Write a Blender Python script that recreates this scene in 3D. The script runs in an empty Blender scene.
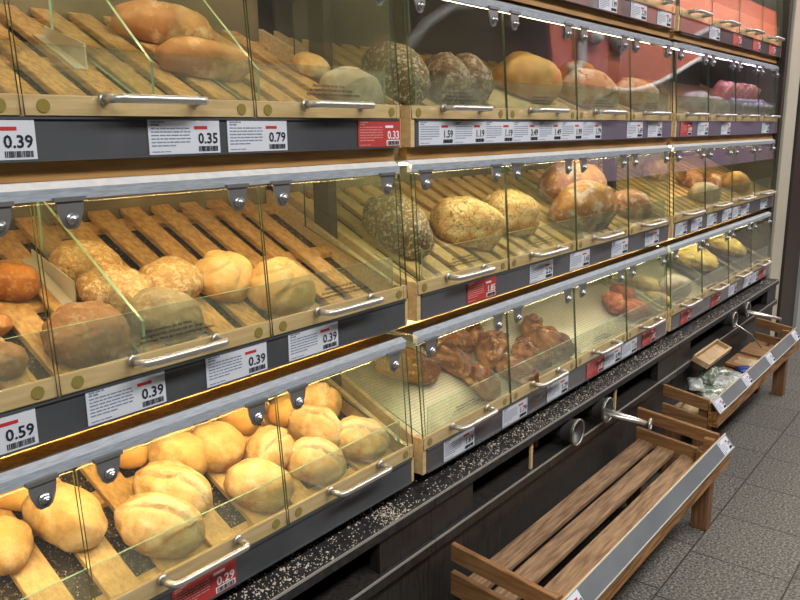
import bpy, bmesh, math, random
from mathutils import Vector, Matrix, noise

C = bpy.context.scene.collection
PI = math.pi

# ---------------------------------------------------------------- camera
cd = bpy.data.cameras.new('camera'); cam = bpy.data.objects.new('camera', cd); C.objects.link(cam)
RT = Vector((0.62109908, -0.78367364, -0.00956875))
DN = Vector((-0.17500356, -0.12677714, -0.9763715))
FW = Vector((0.76394351, 0.608098, -0.21588684))
cm = Matrix.Identity(4)
for i, v in enumerate((RT, -DN, -FW)):
    for j in range(3): cm[j][i] = v[j]
cm[2][3] = 1.36
cam.matrix_world = cm
cd.sensor_width = 36; cd.lens = 36 * 770 / 800; cd.clip_start = .02
S = bpy.context.scene
S.camera = cam

# ---------------------------------------------------------------- world, lights, exposure
w = bpy.data.worlds.new('world'); S.world = w; w.use_nodes = True
w.node_tree.nodes['Background'].inputs[0].default_value = (.9, .93, 1, 1)
w.node_tree.nodes['Background'].inputs[1].default_value = .16
def area(name, loc, sx, sy, power, col, rot=(0, 0, 0)):
    l = bpy.data.lights.new(name, 'AREA'); l.shape = 'RECTANGLE'; l.size = sx; l.size_y = sy
    l.energy = power; l.color = col
    o = bpy.data.objects.new(name, l); C.objects.link(o); o.location = loc; o.rotation_euler = rot
    return o
for k in range(4):
    area('ceiling_lamp', (-1 + 2.6 * k, -.7, 3.05), 1.9, .5, 42, (1, .97, .93))
area('ceiling_lamp', (11, -.3, 4.0), 6, .4, 60, (1, .97, .93))
area('added_sign_light', (12, -.75, 3.85), 11, .25, 150, (1, .93, .86), (math.radians(-52), 0, 0))  # added fill light, so the sign wall shows in the flap reflections
S.view_settings.view_transform = 'Standard'; S.view_settings.look = 'None'
S.view_settings.exposure = 0.55; S.view_settings.gamma = 1; S.view_settings.use_curve_mapping = False
S.cycles.use_denoising = True
S.cycles.max_bounces = 10; S.cycles.diffuse_bounces = 3; S.cycles.glossy_bounces = 4
S.cycles.transparent_max_bounces = 40; S.cycles.transmission_bounces = 6
S.cycles.caustics_reflective = False; S.cycles.caustics_refractive = False
S.cycles.sample_clamp_indirect = 4

# ---------------------------------------------------------------- materials
def mat(name, col, rough=.6, metal=0, col2=None, scale=20, stretch=(1, 1, 1), bump=0, bscale=60, detail=4, lo=.35, hi=.65, emit=None, estr=0, spec=.5, coat=0):
    m = bpy.data.materials.new(name); m.use_nodes = True
    nt = m.node_tree; b = nt.nodes['Principled BSDF']
    b.inputs['Roughness'].default_value = rough; b.inputs['Metallic'].default_value = metal
    b.inputs['Specular IOR Level'].default_value = spec
    b.inputs['Coat Weight'].default_value = coat
    b.inputs['Base Color'].default_value = (*col, 1)
    if col2 or bump:
        tc = nt.nodes.new('ShaderNodeTexCoord'); mp = nt.nodes.new('ShaderNodeMapping')
        nt.links.new(tc.outputs['Object'], mp.inputs['Vector']); mp.inputs['Scale'].default_value = stretch
    if col2:
        n = nt.nodes.new('ShaderNodeTexNoise'); n.inputs['Scale'].default_value = scale; n.inputs['Detail'].default_value = detail
        r = nt.nodes.new('ShaderNodeValToRGB'); r.color_ramp.elements[0].position = lo; r.color_ramp.elements[1].position = hi
        r.color_ramp.elements[0].color = (*col, 1); r.color_ramp.elements[1].color = (*col2, 1)
        nt.links.new(mp.outputs[0], n.inputs['Vector']); nt.links.new(n.outputs['Fac'], r.inputs['Fac'])
        nt.links.new(r.outputs[0], b.inputs['Base Color'])
    if bump:
        n2 = nt.nodes.new('ShaderNodeTexNoise'); n2.inputs['Scale'].default_value = bscale; n2.inputs['Detail'].default_value = 6
        bp = nt.nodes.new('ShaderNodeBump'); bp.inputs['Strength'].default_value = bump; bp.inputs['Distance'].default_value = .004
        nt.links.new(mp.outputs[0], n2.inputs['Vector']); nt.links.new(n2.outputs['Fac'], bp.inputs['Height']); nt.links.new(bp.outputs[0], b.inputs['Normal'])
    if emit:
        b.inputs['Emission Color'].default_value = (*emit, 1); b.inputs['Emission Strength'].default_value = estr
    return m

def crust(name, base, top, speck=None, sscale=60, rough=.55, bump=.5, bscale=50, smin=.55, smax=.62, cracks=None, cscale=24):
    """bread crust: two browns mottled together, more of the second colour on the upper side, optional flour or seed specks"""
    m = bpy.data.materials.new(name); m.use_nodes = True
    nt = m.node_tree; L = nt.links; N = nt.nodes; b = N['Principled BSDF']; b.inputs['Roughness'].default_value = rough
    b.inputs['Specular IOR Level'].default_value = .3
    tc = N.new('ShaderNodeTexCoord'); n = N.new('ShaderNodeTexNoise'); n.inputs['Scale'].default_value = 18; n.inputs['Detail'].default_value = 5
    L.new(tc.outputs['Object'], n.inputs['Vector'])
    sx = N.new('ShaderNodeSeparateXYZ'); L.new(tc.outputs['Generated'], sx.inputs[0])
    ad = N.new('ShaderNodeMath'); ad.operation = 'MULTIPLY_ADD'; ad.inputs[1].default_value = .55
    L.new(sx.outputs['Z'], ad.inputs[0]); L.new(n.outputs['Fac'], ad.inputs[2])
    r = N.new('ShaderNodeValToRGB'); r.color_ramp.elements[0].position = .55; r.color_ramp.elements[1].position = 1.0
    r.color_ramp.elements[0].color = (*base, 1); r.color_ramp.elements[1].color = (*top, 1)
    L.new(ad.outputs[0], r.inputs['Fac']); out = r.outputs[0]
    if speck:
        v = N.new('ShaderNodeTexNoise'); v.inputs['Scale'].default_value = sscale; v.inputs['Detail'].default_value = 8; v.inputs['Roughness'].default_value = .7
        L.new(tc.outputs['Object'], v.inputs['Vector'])
        r2 = N.new('ShaderNodeValToRGB'); r2.color_ramp.elements[0].position = smin; r2.color_ramp.elements[1].position = smax
        L.new(v.outputs['Fac'], r2.inputs['Fac'])
        mx = N.new('ShaderNodeMix'); mx.data_type = 'RGBA'; L.new(r2.outputs[0], mx.inputs['Factor']); L.new(out, mx.inputs[6]); mx.inputs[7].default_value = (*speck, 1)
        out = mx.outputs[2]
    if cracks:
        vo = N.new('ShaderNodeTexVoronoi'); vo.feature = 'DISTANCE_TO_EDGE'; vo.inputs['Scale'].default_value = cscale
        nz = N.new('ShaderNodeTexNoise'); nz.inputs['Scale'].default_value = 25; L.new(tc.outputs['Object'], nz.inputs['Vector'])
        va = N.new('ShaderNodeVectorMath'); va.operation = 'MULTIPLY_ADD'; va.inputs[1].default_value = (.09, .09, .09)
        L.new(nz.outputs['Color'], va.inputs[0]); L.new(tc.outputs['Object'], va.inputs[2]); L.new(va.outputs[0], vo.inputs['Vector'])
        r3 = N.new('ShaderNodeValToRGB'); r3.color_ramp.elements[0].position = .0; r3.color_ramp.elements[1].position = .055
        L.new(vo.outputs['Distance'], r3.inputs[0])
        m3 = N.new('ShaderNodeMix'); m3.data_type = 'RGBA'; L.new(r3.outputs[0], m3.inputs['Factor']); m3.inputs[6].default_value = (*cracks, 1); L.new(out, m3.inputs[7]); out = m3.outputs[2]
    L.new(out, b.inputs['Base Color'])
    n2 = N.new('ShaderNodeTexNoise'); n2.inputs['Scale'].default_value = bscale; n2.inputs['Detail'].default_value = 7
    L.new(tc.outputs['Object'], n2.inputs['Vector'])
    bp = N.new('ShaderNodeBump'); bp.inputs['Strength'].default_value = bump; bp.inputs['Distance'].default_value = .006
    L.new(n2.outputs['Fac'], bp.inputs['Height']); L.new(bp.outputs[0], b.inputs['Normal'])
    return m

def glass(name, tint, dust, dustcol=(.75, .72, .6), ior=1.5, rough=.015, dscale=6):
    """thin clear pane: lets light straight through, mirrors by Fresnel, plus a film of flour dust"""
    m = bpy.data.materials.new(name); m.use_nodes = True
    nt = m.node_tree; N = nt.nodes; L = nt.links; N.remove(N['Principled BSDF'])
    t = N.new('ShaderNodeBsdfTransparent'); t.inputs[0].default_value = (*tint, 1)
    g = N.new('ShaderNodeBsdfGlossy'); g.inputs['Roughness'].default_value = rough; g.inputs[0].default_value = (1, 1, 1, 1)
    f = N.new('ShaderNodeFresnel'); f.inputs[0].default_value = ior
    # both faces of the pane see the same angle: use the outer index on either side
    geo = N.new('ShaderNodeNewGeometry'); mth = N.new('ShaderNodeMath'); mth.operation = 'MULTIPLY_ADD'
    mth.inputs[1].default_value = (1 / ior - ior); mth.inputs[2].default_value = ior
    L.new(geo.outputs['Backfacing'], mth.inputs[0])
    f.inputs[0].default_value = ior
    f2 = N.new('ShaderNodeFresnel')
    lw = N.new('ShaderNodeMath'); lw.operation = 'MULTIPLY_ADD'; lw.inputs[1].default_value = (ior - 1 / ior); lw.inputs[2].default_value = 1 / ior
    # Fresnel node already inverts the index on back faces; feed 1/ior there to undo it
    inv = N.new('ShaderNodeMath'); inv.operation = 'MULTIPLY_ADD'; inv.inputs[1].default_value = (1 / ior - ior); inv.inputs[2].default_value = ior
    L.new(geo.outputs['Backfacing'], inv.inputs[0]); L.new(inv.outputs[0], f2.inputs[0])
    mix = N.new('ShaderNodeMixShader'); L.new(f2.outputs[0], mix.inputs[0]); L.new(t.outputs[0], mix.inputs[1]); L.new(g.outputs[0], mix.inputs[2])
    d = N.new('ShaderNodeBsdfDiffuse'); d.inputs[0].default_value = (*dustcol, 1)
    tc = N.new('ShaderNodeTexCoord'); n = N.new('ShaderNodeTexNoise'); n.inputs['Scale'].default_value = dscale; n.inputs['Detail'].default_value = 8; n.inputs['Roughness'].default_value = .65
    L.new(tc.outputs['Object'], n.inputs['Vector'])
    mr = N.new('ShaderNodeMapRange'); mr.inputs[1].default_value = .35; mr.inputs[2].default_value = .75; mr.inputs[3].default_value = dust * .3; mr.inputs[4].default_value = dust * 1.8
    L.new(n.outputs['Fac'], mr.inputs[0])
    mix2 = N.new('ShaderNodeMixShader'); L.new(mr.outputs[0], mix2.inputs[0]); L.new(mix.outputs[0], mix2.inputs[1]); L.new(d.outputs[0], mix2.inputs[2])
    L.new(mix2.outputs[0], N['Material Output'].inputs[0])
    for x in (mth, lw, f): N.remove(x)
    return m

M = {}
M['beech'] = mat('beech', (.60, .42, .20), .5, col2=(.72, .54, .29), scale=9, stretch=(1, 12, 12), bump=.1, bscale=30)
M['slat'] = mat('slat_wood', (.42, .225, .075), .5, col2=(.68, .42, .165), scale=10, stretch=(14, 1, 14), bump=.12, bscale=30)
M['slat_pale'] = mat('slat_wood_pale', (.60, .38, .13), .5, col2=(.76, .53, .22), scale=10, stretch=(14, 1, 14), bump=.12, bscale=30)
M['beam'] = mat('orange_beam_wood', (.32, .155, .04), .6, col2=(.48, .26, .08), scale=8, stretch=(1, 10, 10), bump=.2)
M['rail'] = mat('graphite_label_rail', (.055, .06, .068), .42, col2=(.085, .09, .1), scale=5)
M['rail_grey'] = mat('grey_label_rail', (.075, .078, .092), .35, col2=(.10, .102, .12), scale=5, coat=1)
M['violet'] = mat('pale_violet_tint_panel', (.50, .36, .62), .5)  # for the added panel that lends the far rails a mirrored violet
M['alu'] = mat('brushed_aluminium', (.46, .53, .61), .3, .3, col2=(.64, .71, .80), scale=40, stretch=(1, 8, 8), bump=.05)
M['plate'] = mat('brown_cover_plate', (.075, .055, .04), .75, col2=(.13, .10, .07), scale=90, spec=.15)
M['plate_glare'] = mat('glare_white_plate', (.74, .75, .75), .3, .1, col2=(.85, .86, .86), scale=60)  # near-white colour standing in for glare on the middle row's rail and plate
M['strip'] = mat('mid_grey_label_strip', (.13, .145, .165), .4, col2=(.17, .185, .2), scale=5)
M['steel'] = mat('polished_steel', (.66, .64, .60), .34, .85)
M['hinge'] = mat('dull_steel_hinge', (.24, .24, .245), .4, .5)
M['bolt'] = mat('bolt_steel', (.55, .57, .6), .25, .95)
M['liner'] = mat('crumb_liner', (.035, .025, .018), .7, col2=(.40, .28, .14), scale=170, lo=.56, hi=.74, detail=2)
M['black'] = mat('black_laminate', (.014, .013, .013), .42, col2=(.036, .031, .027), scale=14, stretch=(9, 9, 1))
M['ledge'] = mat('black_ledge', (.016, .016, .017), .5, col2=(.05, .047, .045), scale=60, lo=.45, hi=.8)
M['edge'] = mat('worn_metal_edge', (.42, .41, .39), .4, .3)
M['dark'] = mat('deep_brown_metal', (.022, .017, .014), .5)
M['backp'] = mat('olive_back_panel', (.09, .072, .035), .7, col2=(.24, .19, .105), scale=3)
M['crate'] = mat('weathered_crate_wood', (.17, .09, .045), .65, col2=(.38, .235, .125), scale=9, stretch=(1.2, 14, 14), bump=.35, bscale=22)
M['crate_end'] = mat('crate_end_wood', (.20, .09, .03), .6, col2=(.33, .175, .07), scale=8, stretch=(14, 1.2, 14), bump=.3)
M['crate_front'] = mat('grained_front_beam', (.17, .065, .015), .55, col2=(.44, .22, .075), scale=9, stretch=(1, 16, 16), bump=.2, lo=.42, hi=.58)
M['leg'] = mat('crate_leg_wood', (.15, .07, .03), .6, col2=(.28, .14, .06), scale=9, stretch=(12, 12, 1), bump=.3)
M['paper'] = mat('white_label_paper', (.68, .72, .80), .5)
M['redpaper'] = mat('red_label_paper', (.48, .045, .045), .5)
M['redink'] = mat('red_ink', (.55, .03, .04), .5)
M['ink'] = mat('black_ink', (.012, .014, .03), .5)
M['greyink'] = mat('grey_ink', (.20, .24, .36), .6)
M['whiteink'] = mat('white_ink', (.85, .82, .82), .5)
M['pinkink'] = mat('pale_pink_ink', (.70, .32, .28), .5)
M['pane'] = glass('door_glass', (.98, .985, .95), .014, ior=1.58)
M['lip'] = glass('dusty_lip_glass', (.94, .965, .91), .10, (.72, .72, .54), dscale=9)
M['div'] = glass('divider_glass', (.94, .975, .945), .04, (.66, .72, .6))
M['gedge'] = mat('green_glass_edge', (.035, .06, .03), .2, col2=(.12, .15, .075), scale=8, spec=.8)
M['gedge2'] = mat('bright_green_glass_edge', (.30, .50, .33), .2, col2=(.45, .62, .42), scale=12, spec=.8)
M['whitep'] = mat('white_plastic', (.62, .58, .48), .4)
M['disc'] = mat('amber_bumper', (.32, .25, .06), .3)
M['lampY'] = mat('warm_lamp_tube', (1, .8, .4), emit=(1, .69, .31), estr=78)
M['lampT'] = mat('thin_warm_lamp_tube', (1, .9, .7), emit=(1, .76, .42), estr=22)
M['lampW'] = mat('soft_lamp_tube', (1, .9, .7), emit=(1, .74, .36), estr=55)
M['lampP'] = mat('pinkish_lamp_tube', (1, .8, .9), emit=(.85, .55, .95), estr=40)
M['lampG'] = mat('greenish_white_lamp_tube', (1, 1, .8), emit=(1, .89, .60), estr=46)
M['grey_panel'] = mat('pale_grey_panel', (.30, .34, .34), .5)
M['cream'] = mat('cream_column', (.52, .48, .38), .4, col2=(.60, .56, .46), scale=3)
M['brown_col'] = mat('dark_brown_column', (.035, .022, .018), .45)
M['jamb'] = mat('grey_jamb', (.40, .41, .40), .5)
M['wallred'] = mat('brick_red_wall_paint', (.50, .085, .04), .6, col2=(.56, .11, .055), scale=1)
M['wall'] = mat('warm_grey_wall', (.14, .12, .095), .8)
M['wallw'] = mat('shop_wall_white', (.6, .58, .54), .8)
M['letter'] = mat('brushed_letter_metal', (.34, .37, .38), .4)
M['blackmat'] = mat('matt_black', (.01, .01, .011), .7)
M['mat_y'] = mat('ribbed_straw_mat', (.62, .45, .17), .6, col2=(.72, .56, .26), scale=20)

def perforated():
    m = bpy.data.materials.new('perforated_tray_metal'); m.use_nodes = True
    nt = m.node_tree; N = nt.nodes; L = nt.links; b = N['Principled BSDF']
    b.inputs['Metallic'].default_value = .35; b.inputs['Roughness'].default_value = .42
    tc = N.new('ShaderNodeTexCoord'); v = N.new('ShaderNodeTexVoronoi'); v.inputs['Scale'].default_value = 120; v.inputs['Randomness'].default_value = 0; v.voronoi_dimensions = '2D'
    L.new(tc.outputs['Object'], v.inputs['Vector'])
    r = N.new('ShaderNodeValToRGB'); r.color_ramp.elements[0].position = .28; r.color_ramp.elements[1].position = .42
    r.color_ramp.elements[0].color = (.36, .33, .23, 1); r.color_ramp.elements[1].color = (.56, .53, .42, 1)
    L.new(v.outputs['Distance'], r.inputs[0]); L.new(r.outputs[0], b.inputs['Base Color'])
    return m
M['perf'] = perforated()

def floor_mat():
    m = bpy.data.materials.new('speckled_floor_tiles'); m.use_nodes = True
    nt = m.node_tree; N = nt.nodes; L = nt.links; b = N['Principled BSDF']; b.inputs['Roughness'].default_value = .55
    tc = N.new('ShaderNodeTexCoord')
    n = N.new('ShaderNodeTexNoise'); n.inputs['Scale'].default_value = 120; n.inputs['Detail'].default_value = 5; n.inputs['Roughness'].default_value = .7
    L.new(tc.outputs['Object'], n.inputs[0])
    r = N.new('ShaderNodeValToRGB'); e = r.color_ramp.elements
    e[0].position = .38; e[0].color = (.025, .022, .018, 1); e[1].position = .64; e[1].color = (.33, .315, .275, 1)
    k = e.new(.5); k.color = (.125, .12, .107, 1)
    L.new(n.outputs['Fac'], r.inputs[0])
    mp = N.new('ShaderNodeMapping'); mp.inputs['Location'].default_value = (-2.42 + 10 * .312, -.387 + 10 * .3, 0)
    L.new(tc.outputs['Object'], mp.inputs[0])
    br = N.new('ShaderNodeTexBrick'); br.offset = .12; br.inputs['Scale'].default_value = 1; br.inputs['Brick Width'].default_value = .312; br.inputs['Row Height'].default_value = .3
    br.inputs['Mortar Size'].default_value = .003; br.inputs['Mortar Smooth'].default_value = .3
    br.inputs['Color1'].default_value = (1, 1, 1, 1); br.inputs['Color2'].default_value = (.86, .86, .86, 1); br.inputs['Mortar'].default_value = (.13, .12, .11, 1)
    L.new(mp.outputs[0], br.inputs[0])
    mx = N.new('ShaderNodeMix'); mx.data_type = 'RGBA'; mx.blend_type = 'MULTIPLY'; mx.inputs['Factor'].default_value = 1
    L.new(r.outputs[0], mx.inputs[6]); L.new(br.outputs[0], mx.inputs[7]); L.new(mx.outputs[2], b.inputs['Base Color'])
    return m
M['floor'] = floor_mat()

# ---------------------------------------------------------------- mesh helpers
def obj(name, bm, m, parent=None, smooth=False):
    me = bpy.data.meshes.new(name); bm.normal_update(); bm.to_mesh(me); bm.free()
    for k in (m if isinstance(m, (list, tuple)) else [m]): me.materials.append(k)
    if smooth:
        for p in me.polygons: p.use_smooth = True
    o = bpy.data.objects.new(name, me); C.objects.link(o)
    if parent: o.parent = parent
    return o
def empty(name, loc=(0, 0, 0), rot=(0, 0, 0)):
    o = bpy.data.objects.new(name, None); C.objects.link(o); o.location = loc; o.rotation_euler = rot; o.empty_display_size = .05
    return o
def tag(o, label, cat, group=None):
    o['label'] = label; o['category'] = cat
    if group: o['group'] = group
    return o
def struct(name, bm, m, smooth=False):
    o = obj(name, bm, m, None, smooth); o['kind'] = 'structure'; return o
def box(bm, x0, x1, y0, y1, z0, z1, mi=0):
    v = [bm.verts.new((x, y, z)) for x in (x0, x1) for y in (y0, y1) for z in (z0, z1)]
    for f in ((0, 1, 3, 2), (4, 6, 7, 5), (0, 4, 5, 1), (2, 3, 7, 6), (0, 2, 6, 4), (1, 5, 7, 3)):
        fc = bm.faces.new([v[i] for i in f]); fc.material_index = mi
    return v
def prism_x(bm, pts, x0, x1, mi=0, mend=None):
    """polygon in (y, z) extruded along x"""
    a = [bm.verts.new((x0, y, z)) for y, z in pts]; b = [bm.verts.new((x1, y, z)) for y, z in pts]
    n = len(pts)
    for i in range(n):
        f = bm.faces.new((a[i], a[(i + 1) % n], b[(i + 1) % n], b[i])); f.material_index = mi if mend is None else mend
    f = bm.faces.new(a[::-1]); f.material_index = mi
    f = bm.faces.new(b); f.material_index = mi
def bevel(bm, w=.002, seg=2):
    bmesh.ops.recalc_face_normals(bm, faces=bm.faces)
    bmesh.ops.bevel(bm, geom=[e for e in bm.edges], offset=w, segments=seg, affect='EDGES', profile=.6)
def tube(bm, pts, r, n=10, cap=True):
    pts = [Vector(p) for p in pts]; rings = []
    up = Vector((0, 0, 1))
    for i, p in enumerate(pts):
        d = (pts[min(i + 1, len(pts) - 1)] - pts[max(i - 1, 0)]).normalized()
        a = d.cross(up)
        if a.length < .05: a = d.cross(Vector((0, 1, 0)))
        a.normalize(); b = d.cross(a).normalized()
        rr = r[i] if isinstance(r, (list, tuple)) else r
        rings.append([bm.verts.new(p + (a * math.cos(t) + b * math.sin(t)) * rr) for t in [2 * PI * k / n for k in range(n)]])
    for i in range(len(rings) - 1):
        for k in range(n):
            bm.faces.new((rings[i][k], rings[i][(k + 1) % n], rings[i + 1][(k + 1) % n], rings[i + 1][k]))
    if cap: bm.faces.new(rings[0][::-1]); bm.faces.new(rings[-1])
def arc_pts(pts, rad=.012, n=4):
    """round the inner corners of a polyline"""
    P = [Vector(p) for p in pts]; out = [P[0]]
    for i in range(1, len(P) - 1):
        a = P[i] + (P[i - 1] - P[i]).normalized() * rad; b = P[i] + (P[i + 1] - P[i]).normalized() * rad
        for k in range(n + 1):
            t = k / n; out.append(a.lerp(P[i], t).lerp(P[i].lerp(b, t), t))
    out.append(P[-1]); return out
def copy_tree(o, parent=None):
    c = o.copy(); C.objects.link(c)
    if parent: c.parent = parent
    for ch in list(o.children): copy_tree(ch, c)
    return c

BREAD=[
('glossy', 'M', 0.579, 1.278, 1.129, 0.089, -30, 0.85, 'shiny orange-brown roll at the left edge of the middle tray'),
('rye', 'M', 0.481, 1.12, 1.042, 0.067, 10, 0.9, 'dark rye roll at the left edge, below the shiny orange roll'),
('glossy', 'M', 0.513, 1.203, 1.077, 0.046, 0, 0.9, 'small orange roll cut off by the left edge of the middle tray'),
('seed', 'M', 0.718, 1.284, 1.141, 0.118, -40, 0.8, 'golden seeded roll behind the glass divider, rearmost of the seeded rolls'),
('seed', 'M', 0.721, 1.199, 1.102, 0.125, -45, 0.8, 'seeded roll seen through the green edge of the glass divider'),
('seed', 'M', 0.83, 1.197, 1.099, 0.122, 20, 0.85, 'rough seeded roll between the divider and the pale kaiser roll'),
('kaiser', 'M', 0.943, 1.183, 1.093, 0.124, 30, 0.9, 'pale kaiser roll with star cuts lying on open slats'),
('rye', 'M', 0.613, 1.113, 1.059, 0.126, 0, 0.92, 'large dark floury rye roll resting against the front glass'),
('rye2', 'M', 0.744, 1.094, 1.05, 0.128, -50, 0.8, 'flattened grey-brown rye roll behind the printed lip glass'),
('kaiser', 'M', 1.002, 1.087, 1.049, 0.136, 0, 0.95, 'pale kaiser roll behind the pane joint, half hidden by the lip glass'),
('bun', 'L', 0.484, 1.202, 0.72, 0.1, 60, 0.8, 'pale bun cut off by the left edge of the lowest tray'),
('bun', 'L', 0.588, 1.198, 0.732, 0.143, -70, 0.68, 'long smooth pale bun under two dark hinges at far left'),
('bunO', 'L', 0.545, 1.291, 0.754, 0.069, -50, 0.8, 'orange-lit bun at far left under the hinge rail'),
('bunO', 'L', 0.773, 1.283, 0.749, 0.066, 0, 0.8, 'small orange bun right behind the hinge rail, left of the pile'),
('bun', 'L', 0.845, 1.235, 0.743, 0.119, -60, 0.85, 'pale bun at the back beside the brightly lit round one'),
('bun', 'L', 0.925, 1.222, 0.736, 0.119, 10, 0.95, 'brightest round bun close under the lamp'),
('split', 'L', 0.776, 1.159, 0.713, 0.142, -60, 0.72, 'split-top bun with a wide floury tear in front of the round buns'),
('split', 'L', 0.702, 1.091, 0.68, 0.147, -55, 0.72, 'split-top bun nearest the front glass at left'),
('bunO', 'L', 1.026, 1.268, 0.749, 0.088, -50, 0.8, 'bun at the back, half hidden by the hinge rail'),
('split', 'L', 1.025, 1.167, 0.707, 0.115, 20, 0.85, 'split bun below the two middle hinges'),
('bun', 'L', 0.928, 1.091, 0.676, 0.134, -50, 0.78, 'smooth bun leaning on the front glass next to the pane joint'),
('bunO', 'L', 1.137, 1.247, 0.737, 0.082, 20, 0.8, 'orange bun between the two middle hinges'),
('split', 'L', 1.242, 1.229, 0.737, 0.109, 30, 0.9, 'rearmost split bun at the right end of the pile'),
('split', 'L', 1.168, 1.171, 0.713, 0.127, -60, 0.75, 'split bun in the middle of the right-hand cluster'),
('split', 'L', 1.083, 1.089, 0.671, 0.123, -50, 0.85, 'split bun against the glass, left of the last bun'),
('split', 'L', 1.231, 1.091, 0.674, 0.127, -40, 0.85, 'last split bun at the right end of the lowest left tray'),
('loafR', 'T', 0.97, 1.35, 1.57, 0.21, -12, 0.32, 'long golden baguette end behind the divider in the top tray'),
('loafR', 'T', 0.955, 1.21, 1.529, 0.189, -12, 0.32, 'long reddish-brown loaf lying across the top left tray'),
('bun', 'T', 1.32, 1.261, 1.507, 0.086, -40, 0.7, 'small pale roll end sticking up behind the top lip glass'),
('flour', 'T', 1.267, 1.116, 1.451, 0.135, -40, 0.6, 'pale floury loaf blurred behind the top lip glass'),
('grain', 'T', 1.491, 1.185, 1.479, 0.20, 85, 0.55, 'dark seed-covered loaf standing between the first and second case'),
('crack', 'T', 1.673, 1.171, 1.483, 0.19, 60, 0.6, 'dark cracked rye loaf, left of two in the top middle case'),
('crack', 'T', 1.784, 1.176, 1.471, 0.20, 60, 0.55, 'dark cracked rye loaf, right of two in the top middle case'),
('gold', 'T', 2.123, 1.183, 1.514, 0.222, -30, 0.6, 'smooth golden white loaf on the ribbed mat'),
('gold', 'T', 2.713, 1.306, 1.557, 0.169, -30, 0.6, 'golden loaf peeping out behind the slashed loaf'),
('slash', 'T', 2.424, 1.122, 1.48, 0.215, -40, 0.55, 'floury slashed loaf in front of the pane joint'),
('slash', 'T', 2.927, 1.16, 1.491, 0.189, -40, 0.55, 'floury slashed loaf at the right end of the top middle case'),
('flourV', 'T', 3.364, 1.073, 1.457, 0.17, -30, 0.6, 'pale loaf at the left end of the top far case'),
('flourV', 'T', 3.80, 1.131, 1.473, 0.14, -30, 0.7, 'round pale loaf beside the pink packets in the top far case'),
('grain', 'M', 1.525, 1.211, 1.137, 0.213, 85, 0.6, 'seeded loaf at the left end of the middle tray, seen past the glass edge'),
('crack2', 'M', 1.79, 1.171, 1.12, 0.221, -35, 0.62, 'cracked farmhouse loaf nearest the left end of the middle case'),
('crack2', 'M', 2.042, 1.188, 1.125, 0.212, -20, 0.7, 'round cracked loaf behind the pane joint of the middle case'),
('smoke', 'M', 2.58, 1.24, 1.15, 0.29, -20, 0.6, 'dark golden loaf with floury patches, rear one in the middle case'),
('smoke', 'M', 2.38, 1.1, 1.089, 0.29, -15, 0.45, 'long golden-brown loaf leaning on the lip glass of the middle case'),
('smoke2', 'M', 2.84, 1.13, 1.097, 0.18, -35, 0.55, 'reddish loaf at the right end of the middle case'),
('smoke2', 'M', 3.575, 1.324, 1.175, 0.158, -20, 0.6, 'small reddish loaf high at the back of the middle case'),
('smoke2', 'M', 3.812, 1.228, 1.119, 0.135, 20, 0.8, 'brown roll at the left of the far middle case'),
('smoke2', 'M', 4.01, 1.193, 1.1, 0.13, 40, 0.8, 'shiny brown roll in the centre of the far middle case'),
('gold', 'M', 4.249, 1.139, 1.089, 0.176, -30, 0.5, 'golden stick loaf at the back of the far middle case'),
('flour', 'M', 3.563, 1.081, 1.057, 0.17, -30, 0.5, 'pale flat loaf behind the lip of the far middle case'),
('pastry', 'L', 1.569, 1.258, 0.754, 0.147, -40, 0.62, 'leftmost brown pastry seen past the glass edge'),
('pastry', 'L', 1.608, 1.219, 0.729, 0.126, -20, 0.62, 'glazed pastry under the first bracket'),
('pastry', 'L', 1.749, 1.211, 0.725, 0.126, -70, 0.62, 'folded pastry with dark filling left of the pile'),
('pastry', 'L', 1.765, 1.119, 0.678, 0.124, 80, 0.62, 'pastry with sugared end leaning on the lip glass'),
('pastry', 'L', 1.932, 1.201, 0.727, 0.152, 20, 0.62, 'largest glazed pastry on top of the pile'),
('pastry', 'L', 2.066, 1.159, 0.694, 0.107, 20, 0.62, 'small dark pastry beside the pane joint'),
('pastry', 'L', 1.836, 1.286, 0.766, 0.138, -40, 0.62, 'rear pastry under the hinge rail'),
('pastry', 'L', 1.764, 1.311, 0.768, 0.1, -70, 0.62, 'rear left pastry close to the lamp'),
('pastry', 'L', 1.93, 1.101, 0.67, 0.125, -70, 0.62, 'pastry lying in front behind the lip glass'),
('pastry', 'L', 2.196, 1.133, 0.692, 0.15, -70, 0.62, 'long pastry at the right end of the pile'),
('pastry', 'L', 2.218, 1.22, 0.734, 0.114, 20, 0.62, 'pastry high at the back beside two hinges'),
('pastry', 'L', 1.957, 1.279, 0.754, 0.106, 50, 0.62, 'rear pastry in the middle of the pile'),
('pastry', 'L', 2.074, 1.113, 0.667, 0.094, -20, 0.62, 'flat pastry tucked under the long one'),
('pastryR', 'L', 2.804, 1.173, 0.705, 0.125, 40, 0.7, 'reddish pastry standing alone in the middle case'),
('pastryR', 'L', 2.857, 1.116, 0.679, 0.133, -30, 0.7, 'brick-red pastry beside the pane joint'),
('pastryR', 'L', 2.961, 1.202, 0.715, 0.106, -60, 0.6, 'small red-brown pastry behind the two brick-red ones'),
('cheese', 'L', 3.20, 1.182, 0.706, 0.187, -35, 0.55, 'golden cheese-topped flat loaf at the near end of the lowest far case'),
('cheese', 'L', 3.065, 1.101, 0.659, 0.148, -35, 0.5, 'flat cheese bread at the case end behind the lip glass'),
('cheeseY', 'L', 3.85, 1.2, 0.711, 0.33, -32, 0.62, 'bright yellow cheese bread on a black tray'),
('cheeseY', 'L', 4.4, 1.19, 0.724, 0.27, -32, 0.6, 'yellow and brown cheese loaf at the far end of the lowest case'),
('flour', 'L', 3.3, 1.1, 0.673, 0.175, -30, 0.5, 'pale flat bread at the near end of the lowest far case'),
]

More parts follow.
